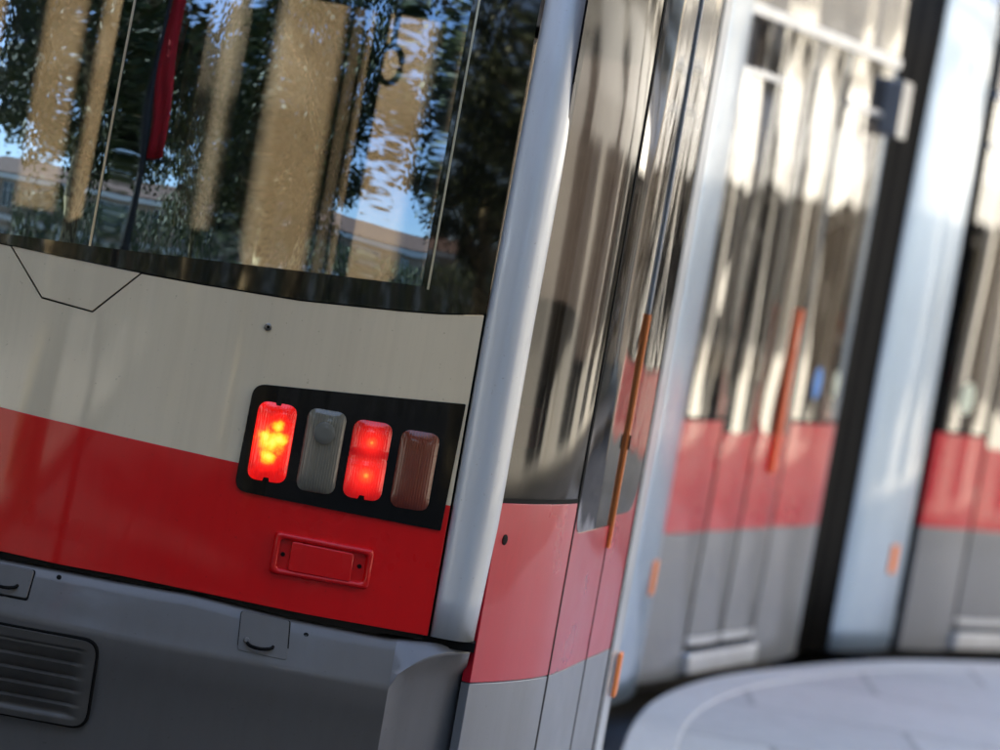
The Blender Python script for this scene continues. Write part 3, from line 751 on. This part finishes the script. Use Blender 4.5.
# black bellows between cars and portals
def bellows(a, b, z0=0.16, z1=2.85):
    a = Vector(a); b = Vector(b); d = b-a; n = Vector((d.y, -d.x)).normalized(); P = []
    k = 7
    for i in range(k): P.append(tuple(a+d*i/(k-1)+n*(0.012 if i % 2 else -0.02)))
    f, L = path_surf(P)
    return strip_mesh('bellows', f, 0, L[-1]*0.99999, 24, z0, z1, 6, MT['rubber'], tram, 0.006)
B2 = A2+D2*LEN2
bellows((1.248, 15.00), (1.47, 15.52)); bellows((1.70, 16.0), (1.80, 16.1)); bellows((0.55, 12.95), (0.60, 13.1)); bellows((0.42, 12.0), (0.48, 12.4))
far_side([(-0.12, 17.35), (-0.80, 16.05)], [(0.04, 0.04), (0.75, 0.04), (1.42, 0.04)]); far_side([(-1.58, 13.85), (-1.84, 12.4)], [(0.04, 0.06), (1.40, 0.06)])

# ---- second car, seen side
def bulged(A, D, a, b, bulge, n=10):
    N = Vector((D.y, -D.x)); return [tuple(A+D*(a+(b-a)*i/n)+N*bulge*4*(i/n)*(1-i/n)) for i in range(n+1)]
def rel(P):                     # surface in its own t from 0
    return path_surf(P, 0, 0.006)
def car_side(A, D, spans, zh=2.40):
    """spans: (t0, t1, kind) kind in window / door"""
    for t0, t1, kind in spans:
        if kind == 'door':
            mid = (t0+t1)/2
            for k, (a, b) in enumerate(((t0+0.008, mid-0.006), (mid+0.006, t1-0.008))):
                f, L = rel(bulged(A, D, a, b, 0.012)); Le = L[-1]*0.9999
                leaf = door_leaf(None, f, 0.0, Le, 0.29, 0.660, 1.00, 2.385, tram, (0.10, 0.02) if k else (0.02, 0.10))
                if k == 1:
                    patch('door_edge_strip', rect(Le*0.46, 0.86, Le*0.46+0.030, 1.45, 0.003), f, MT['orange_far'], leaf, off=0.02, thick=0.02, bevel=0.003)
                patch('door_threshold', rect(0.01, 0.262, Le-0.01, 0.289), f, MT['step'], leaf, off=0.004, thick=0.02)
            f, L = rel(bulged(A, D, t0, t1, 0.0)); Le = L[-1]*0.9999
            patch('door_step', rect(0.0, 0.165, Le, 0.235), f, MT['step'], tram, off=0.03, thick=0.10, bevel=0.006)
            patch('door_opening_seal', rect(0.0, 0.236, Le, 0.261), f, MT['rubber'], tram, off=-0.002, thick=0.05)
            patch('seam', rect((Le)/2-0.006, 0.29, Le/2+0.006, 2.385), f, MT['rubber'], tram, off=0.003, thick=0.02)
            patch('seam', rect(-0.0, 0.29, 0.008, 2.385), f, MT['rubber'], tram, off=0.003, thick=0.02)
            patch('seam', rect(Le-0.008, 0.29, Le, 2.385), f, MT['rubber'], tram, off=0.003, thick=0.02)
        else:
            f, L = rel(bulged(A, D, t0, t1, 0.015)); Le = L[-1]*0.9999
            patch('grey_skirt', rect(0, 0.157, Le, 0.6585), f, MT['grey'], tram, thick=0.02)
            patch('red_side_panel', rect(0, 0.660, Le, 1.040), f, MT['red_side'], tram, thick=0.02)
            patch('window_seal', rect(0, 1.0402, Le, 1.052), f, MT['rubber'], tram, thick=0.015, bevel=0)
            patch('side_window', rect(0.0, 1.0525, Le, 2.19), f, MT['door_glass'], tram, thick=0.006, bevel=0)
            patch('window_rail', rect(0.0, 2.192, Le, 2.214), f, MT['step'], tram, thick=0.02, off=0.008)
            if kind == 'vent':
                patch('vent_window', rect(0.10, 2.216, Le*0.40, 2.385), f, MT['shell'], tram, thick=0.01, off=-0.03)
                patch('vent_window', rect(Le*0.40+0.004, 2.216, Le, 2.385), f, MT['door_glass'], tram, thick=0.006, bevel=0)
            else:
                patch('vent_window', rect(0.0, 2.216, Le, 2.385), f, MT['door_glass'], tram, thick=0.006, bevel=0)
        # header rail and cantrail panel above
        f, L = rel(bulged(A, D, t0, t1, 0.0)); Le = L[-1]*0.9999
        patch('header_rail', rect(0, 2.388, Le, 2.425), f, MT['step'], tram, off=0.012, thick=0.03)
        patch('cantrail_glass', rect(0, 2.427, Le, 2.78), f, MT['cantrail'], tram, thick=0.02)
        patch('roof_cantrail', rect(0, 2.783, Le, 2.98), f, MT['cream'], tram, thick=0.03)
MT['orange_far'] = paint('orange_door_strip', (1.0, 0.17, 0.05), 0.5, 0.0, dirt=0.03)
MT['cantrail'] = paint('cantrail_glossy_grey', (0.22, 0.21, 0.20), 0.2, 1.0, dirt=0.1, wave=0.02, wscale=2)
car_side(A2, D2, [(0.0, 0.535, 'vent'), (0.54, 1.40, 'door'), (1.405, LEN2-0.27, 'window')])
car_side(A3, D3, [(0.0, 0.40, 'window'), (0.405, 1.45, 'door'), (1.455, 4.0, 'window')])
# underside skirts in black, bogie shadow
def under(A, D, N, LEN):
    prism('underframe', [tuple(A+N*0.15), tuple(A+D*LEN+N*0.15), tuple(A+D*LEN+N*2.1), tuple(A+N*2.1)], 0.06, 0.20, MT['shell'], tram)
under(A2, D2, N2, LEN2); under(A3, D3, N3, LEN3)
prism('underframe', [(-1.6, 8.2), (-0.1, 8.2), (0.25, 9.4), (0.38, 12.3), (-1.7, 12.4), (-1.85, 9.4)], 0.06, 0.20, MT['shell'], tram)
# grey camera box at the end of the second car
fw2, Lw2 = rel(bulged(A2, D2, 1.405, LEN2-0.27, 0.015))
patch('camera_box', roundpoly([(Lw2[-1]-0.19, 2.13), (Lw2[-1]-0.005, 2.13), (Lw2[-1]-0.005, 2.34), (Lw2[-1]-0.19, 2.34)], 0.015), fw2, MT['grey'], tram, off=0.07, thick=0.069, bevel=0.012)
# stickers on the glass
def oval(cx, cz, rx, rz, n=20): return [(cx+rx*math.cos(2*math.pi*k/n), cz+rz*math.sin(2*math.pi*k/n)) for k in range(n)]
patch('sticker', oval(0.22, 1.19, 0.045, 0.06), fw2, MT['blue_sticker'], tram, off=0.004, thick=0.002, bevel=0)
patch('sticker', oval(0.50, 1.19, 0.045, 0.05), fw2, MT['pale_sticker'], tram, off=0.004, thick=0.002, bevel=0)
fw3, Lw3 = rel(bulged(A3, D3, 0.0, 0.40, 0.015))
patch('sticker', oval(0.16, 1.19, 0.05, 0.065), fw3, MT['pale_sticker'], tram, off=0.004, thick=0.002, bevel=0)

# rails under the tram
MT['rail'] = flat('rail_steel', (0.25, 0.24, 0.23), 0.35, metal=0.9)
railbase = smooth_curve([(-0.85, -30), (-0.80, 7), (-0.72, 12), (-0.25, 15.2), (0.9, 18.2), (3.2, 21.4), (8, 26)], 8)
for o_ in (-0.72, 0.72):
    bm = bmesh.new(); rows = []
    for i, q in enumerate(railbase):
        d = (railbase[min(i+1, len(railbase)-1)]-railbase[max(i-1, 0)]).normalized(); nn = Vector((d.y, -d.x))
        rows.append([bm.verts.new((*(q+nn*(o_+e)), 0.006)) for e in (-0.03, 0.03)])
    for a, b in zip(rows, rows[1:]): bm.faces.new((a[0], a[1], b[1], b[0]))
    structure(finish('rail', bm, MT['rail']))

# ------------------------------------------------------------------ the street that the paint and glass mirror
def wall_mat(name, c, var=0.12, scale=1.5):
    m, n, b = new_mat(name)
    d = noise(n, scale, 8, 0.65); r = ramp(n, d.outputs[0], [(0.3, tuple(x*(1-var) for x in c)), (0.7, tuple(min(1, x*(1+var)) for x in c))])
    n.links.new(r.outputs[0], b.inputs['Base Color']); b.inputs['Roughness'].default_value = 0.85
    bump(n, b.inputs['Normal'], noise(n, 25, 6, 0.6).outputs[0], 0.4, 0.01)
    return m
MT['win_pane'] = flat('dark_window_pane', (0.02, 0.022, 0.026), 0.06, var=0.1, coat=1)
MT['win_frame'] = flat('white_window_frame', (0.62, 0.60, 0.55), 0.5)
MT['roof_tile'] = wall_mat('roof_tiles', (0.16, 0.09, 0.06))
MT['awning'] = flat('white_awning', (0.78, 0.76, 0.70), 0.8)

def building(name, label, origin, yaw, length, depth, height, wall, bay, ground_h, floors, win_w=0.5, win_h=0.6, shop=False, awn=False, pil=True, roof=2.2, gw=0.55):
    """local x along the facade, local -y outward"""
    root = tag(empty(name, origin), label, 'building')
    root.rotation_euler.z = yaw
    MW = Matrix.Translation(origin) @ Matrix.Rotation(yaw, 4, 'Z')
    def part(nm, bm, mat, par=root, bevel=0):
        o = finish(nm, bm, mat, None, bevel=bevel); o.parent = par; return o
    nb = int(length//bay); bw = length/nb; fh = (height-ground_h)/floors
    bm = bmesh.new(); box(bm, 0, length, 0.35, depth, 0, height)          # body
    rows = [(0.0, ground_h, 0.55 if shop else gw, 0.12 if shop else 0.9, ground_h-0.55)] + [(ground_h+i*fh, ground_h+(i+1)*fh, win_w, ground_h+i*fh+fh*(1-win_h)*0.5, ground_h+i*fh+fh*(1+win_h)*0.5) for i in range(floors)]
    wins = []
    for (z0, z1, ww, wz0, wz1) in rows:
        box(bm, 0, length, 0, 0.349, z0, wz0); box(bm, 0, length, 0, 0.349, wz1, z1)
        for i in range(nb):
            xc = (i+0.5)*bw; hw = bw*ww/2
            box(bm, i*bw if i == 0 else (i-0.5)*bw+hw, xc-hw, 0, 0.349, wz0, wz1)
            if i == nb-1: box(bm, xc+hw, length, 0, 0.349, wz0, wz1)
            wins.append((xc, hw, wz0, wz1))
    part('wall', bm, wall)
    bm = bmesh.new()
    box(bm, -0.15, length+0.15, -0.35, 0.0, height-0.55, height-0.1); box(bm, -0.1, length+0.1, -0.18, 0.0, ground_h-0.12, ground_h+0.12)
    part('cornice', bm, MT['trim'], bevel=0.03)
    if pil:
        for i in range(nb+1):
            bm = bmesh.new(); x = i*bw; box(bm, x-bw*0.10, x+bw*0.10, -0.22, -0.002, 0, ground_h-0.14); box(bm, x-bw*0.13, x+bw*0.13, -0.27, -0.003, ground_h-0.45, ground_h-0.25)
            part('pilaster', bm, MT['trim'])
    proto = {}
    for (xc, hw, z0, z1) in wins[:90]:
        key = (round(hw, 3), round(z1-z0, 3))
        if key not in proto:
            bm = bmesh.new(); H_ = z1-z0
            for a, b, c, d in ((-hw, -hw+0.07, 0, H_), (hw-0.07, hw, 0, H_), (-hw+0.07, hw-0.07, 0, 0.07), (-hw+0.07, hw-0.07, H_-0.07, H_), (-0.03, 0.03, 0.07, H_-0.07), (-hw+0.07, -0.03, H_*0.66, H_*0.66+0.05), (0.03, hw-0.07, H_*0.66, H_*0.66+0.05)):
                box(bm, a, b, 0.10, 0.16, c, d)
            f0 = part('window', bm, MT['win_frame']); bm = bmesh.new(); box(bm, -hw+0.03, hw-0.03, 0.165, 0.19, 0.03, H_-0.03)
            p0 = part('pane', bm, MT['win_pane'], f0); f0.location = (xc, 0, z0); proto[key] = (f0, p0)
        else:
            f0, p0 = proto[key]; f1 = f0.copy(); C.objects.link(f1); f1.location = (xc, 0, z0); p1_ = p0.copy(); C.objects.link(p1_); p1_.parent = f1
    if roof:
        bm = bmesh.new(); v = [bm.verts.new(q) for q in ((-0.3, -0.4, height), (length+0.3, -0.4, height), (length+0.3, depth+0.3, height), (-0.3, depth+0.3, height), (depth*0.3, depth/2, height+roof), (length-depth*0.3, depth/2, height+roof))]
        for f in ((0, 1, 5, 4), (1, 2, 5), (2, 3, 4, 5), (3, 0, 4), (3, 2, 1, 0)): bm.faces.new([v[i] for i in f])
        part('roof', bm, MT['roof_tile'])
    if awn:
        for i in range(nb):
            bm = bmesh.new(); x0 = i*bw+0.1*bw; x1 = (i+1)*bw-0.1*bw
            v = [bm.verts.new(q) for q in ((x0, -0.3, ground_h-0.5), (x1, -0.3, ground_h-0.5), (x1, -1.7, ground_h-1.2), (x0, -1.7, ground_h-1.2), (x0, -0.3, ground_h-0.53), (x1, -0.3, ground_h-0.53), (x1, -1.7, ground_h-1.45), (x0, -1.7, ground_h-1.45))]
            for f in ((0, 1, 2, 3), (7, 6, 5, 4), (3, 2, 6, 7), (0, 3, 7, 4), (1, 5, 6, 2), (0, 4, 5, 1)): bm.faces.new([v[k] for k in f])
            part('awning', bm, MT['awning'])
    return root
MT['trim'] = wall_mat('pale_trim_stone', (0.66, 0.63, 0.56), 0.06)
MT['white_wall'] = wall_mat('white_plaster', (0.74, 0.71, 0.65), 0.08)
MT['tan_wall'] = wall_mat('tan_plaster', (0.42, 0.345, 0.25), 0.12)
MT['brown_wall'] = wall_mat('brown_plaster', (0.28, 0.20, 0.13), 0.12)
MT['grey_wall'] = wall_mat('grey_plaster', (0.36, 0.33, 0.29), 0.1)
# yaw: local +x of the facade; outward local -y
building('market_hall', 'long white sunlit hall with pilasters and shop awnings across the street', (12.0, 62.0, 0), R(-90), 50, 10, 7.5, MT['white_wall'], 3.4, 3.6, 1, 0.40, 0.6, shop=True, awn=True)
building('corner_house', 'pale grey plaster house standing beside the hall', (12.5, 10.0, 0), R(-90), 16, 10, 12, MT['grey_wall'], 3.2, 4.0, 3)
building('end_house', 'tan plaster house closing the street behind the tram', (-16.0, 33.0, 0), R(-14), 24, 10, 15, MT['tan_wall'], 4.0, 4.5, 3, 0.24, 0.5, pil=False, gw=0.22)
building('shaded_house', 'tall brown plaster house on the shaded side of the street', (-7.5, -3.0, 0), R(90), 23, 11, 16.0, MT['brown_wall'], 3.3, 4.2, 3)
building('rear_house', 'wide brown plaster house behind the plane trees', (34.0, -48.0, 0), R(180), 64, 10, 8.0, MT['brown_wall'], 4.0, 4.2, 1, gw=0.3, win_w=0.3)

# ---- plane trees
MT['leaf'] = None
m, n_, b_ = new_mat('plane_leaf')
lr = ramp(n_, noise(n_, 1.2, 4, 0.6).outputs[0], [(0.35, (0.035, 0.06, 0.015)), (0.6, (0.09, 0.11, 0.02)), (0.8, (0.16, 0.12, 0.02))])
n_.links.new(lr.outputs[0], b_.inputs['Base Color']); b_.inputs['Roughness'].default_value = 0.6
MT['leaf'] = m
m, n_, b_ = new_mat('plane_bark')
vr = n_.nodes.new('ShaderNodeTexNoise'); vr.inputs['Scale'].default_value = 5; vr.inputs['Detail'].default_value = 2
tcn = n_.nodes.new('ShaderNodeTexCoord'); n_.links.new(tcn.outputs['Object'], vr.inputs[0])
br_ = ramp(n_, vr.outputs[0], [(0.42, (0.16, 0.12, 0.06)), (0.46, (0.50, 0.42, 0.24)), (0.56, (0.62, 0.52, 0.30)), (0.60, (0.24, 0.20, 0.11))])
br_.color_ramp.interpolation = 'CONSTANT'
n_.links.new(br_.outputs[0], b_.inputs['Base Color']); b_.inputs['Roughness'].default_value = 0.8
MT['bark'] = m

def crown_mesh(seed, n_clumps, rx, rz, zc):
    # leaves gather in clumps, with sky showing between them
    rnd = random.Random(seed); bm = bmesh.new()
    for c in range(n_clumps):
        while True:
            q = Vector((rnd.uniform(-1, 1), rnd.uniform(-1, 1), rnd.uniform(-1, 1)))
            if 0.15 < q.length < 1: break
        q = Vector((q.x*rx, q.y*rx, q.z*rz+zc)); r = rnd.uniform(0.55, 1.15)
        for k in range(rnd.randint(90, 130)):
            v = Vector((rnd.gauss(0, 0.38), rnd.gauss(0, 0.38), rnd.gauss(0, 0.28)))*r + q
            a = Vector((rnd.uniform(-1, 1), rnd.uniform(-1, 1), rnd.uniform(-0.7, 0.7))).normalized(); b = a.cross(Vector((rnd.uniform(-1, 1), rnd.uniform(-1, 1), rnd.uniform(-1, 1)))).normalized()
            s = rnd.uniform(0.065, 0.125)
            pts = [v-a*s, v-a*s*0.2+b*s*0.75, v+a*s*0.3+b*s*0.45, v+a*s, v+a*s*0.3-b*s*0.45, v-a*s*0.2-b*s*0.75]
            bm.faces.new([bm.verts.new(x) for x in pts])
    me = bpy.data.meshes.new('crown'); bm.to_mesh(me); bm.free(); me.materials.append(MT['leaf']); return me
def trunk_bm(seed, h, r):
    rnd = random.Random(seed); bm = bmesh.new()
    pts = [Vector((0.10*math.sin(k*1.1+seed), 0.08*math.cos(k*0.9+seed), h*k/7)) for k in range(8)]
    pts[0] = Vector((0, 0, 0)); rads = [r*1.35, r*1.02, r*0.97, r*0.92, r*0.85, r*0.78, r*0.66, r*0.5]
    tube(bm, pts, rads, 16)
    for k in range(7):
        a = 2*math.pi*k/7+rnd.uniform(-0.3, 0.3); z = h*rnd.uniform(0.5, 0.95); L = rnd.uniform(1.8, 3.2)
        p0 = Vector((0, 0, z)); q = [p0 + Vector((math.cos(a), math.sin(a), 0))*L*s + Vector((0, 0, 1))*L*0.9*s**0.8+Vector((rnd.uniform(-.1, .1), rnd.uniform(-.1, .1), 0)) for s in (0, 0.25, 0.5, 0.75, 1)]
        q[0] = p0; tube(bm, q, [r*0.42, r*0.34, r*0.26, r*0.18, r*0.08], 10)
    return bm
crowns = [crown_mesh(3, 150, 3.6, 4.0, 7.0), crown_mesh(9, 160, 3.9, 4.2, 7.3)]
trees = [(-4.25, -4.3, 0, 'nearest plane tree with a sunlit mottled trunk behind the viewer', 0.36),
         (2.0, -7.5, 1, 'plane tree standing right of the nearest one', 0.26),
         (-6.0, -11.0, 1, 'plane tree on the left pavement behind the viewer', 0.28),
         (1.2, -13.0, 0, 'plane tree in the middle of the row behind the viewer', 0.25),
         (7.4, -2.2, 0, 'plane tree nearest the sunlit pavement, right behind the viewer', 0.27),
         (-1.5, -21.0, 1, 'plane tree far behind the viewer, left of the rails', 0.27),
         (3.6, -20.0, 0, 'plane tree far behind the viewer, right of the rails', 0.25),
         (15.5, -17.0, 1, 'plane tree standing on the far end of the sunlit pavement', 0.25),
         (10.0, -10.5, 0, 'plane tree farthest right, beside the sunlit pavement', 0.26)]
for i, (x, y, k, lab, r) in enumerate(trees):
    t = tag(empty('plane_tree', (x, y, 0)), lab, 'tree', 'plane trees behind the viewer')
    o = finish('trunk', trunk_bm(i+2, 6.2, r), MT['bark']); o.parent = t
    c = bpy.data.objects.new('crown', crowns[k]); C.objects.link(c); c.parent = t; c.rotation_euler.z = i*1.3

# leafy hedging added to darken the low reflections in the rear window
rnd = random.Random(5); bm = bmesh.new()
for k in range(36000):
    v = Vector((rnd.uniform(-14, 36), -25+rnd.uniform(-0.9, 0.9)+0.5*math.sin(k), 4.6*rnd.random()**0.8)); a = Vector((rnd.uniform(-1, 1), rnd.uniform(-1, 1), rnd.uniform(-1, 1))).normalized(); b = a.cross(Vector((0.3, 0.5, 0.8))).normalized(); q = rnd.uniform(0.08, 0.16)
    bm.faces.new([bm.verts.new(x) for x in (v-a*q, v+b*q*0.6, v+a*q, v-b*q*0.6)])
me = bpy.data.meshes.new('added_hedge'); bm.to_mesh(me); bm.free(); me.materials.append(MT['leaf'])
o = bpy.data.objects.new('added_hedge', me); C.objects.link(o); tag(o, 'long green hedging added behind the trees to darken the window reflections', 'added_hedge')

# red banner on a post, added for the red streak in the rear glass
t = tag(empty('added_banner_post', (-2.45, -1.2, 0)), 'added steel post with a tall red banner, mirrored as a red streak', 'banner')
bm = bmesh.new(); tube(bm, [(0, 0, 0), (0, 0, 7.6)], [0.07, 0.045], 12); tube(bm, [(0, 0, 7.3), (0.62, 0.30, 7.3)], 0.02, 8); tube(bm, [(0, 0, 3.2), (0.62, 0.30, 3.2)], 0.02, 8)
o = finish('post', bm, MT['post']); o.parent = t
bm = bmesh.new(); rows = []
for i in range(13):
    for sgn in (1,):
        rows.append([bm.verts.new((0.06+0.36*j/8 + 0.02*math.sin(i*0.9), 0.03+0.25*j/8+0.03*math.sin(j*1.1+i*0.5), 3.22+4.06*i/12)) for j in range(9)])
for a, b in zip(rows, rows[1:]):
    for j in range(8): bm.faces.new((a[j], a[j+1], b[j+1], b[j]))
o = finish('added_banner_cloth', bm, MT['redflag']); o.parent = t
md = o.modifiers.new('solid', 'SOLIDIFY'); md.thickness = 0.004
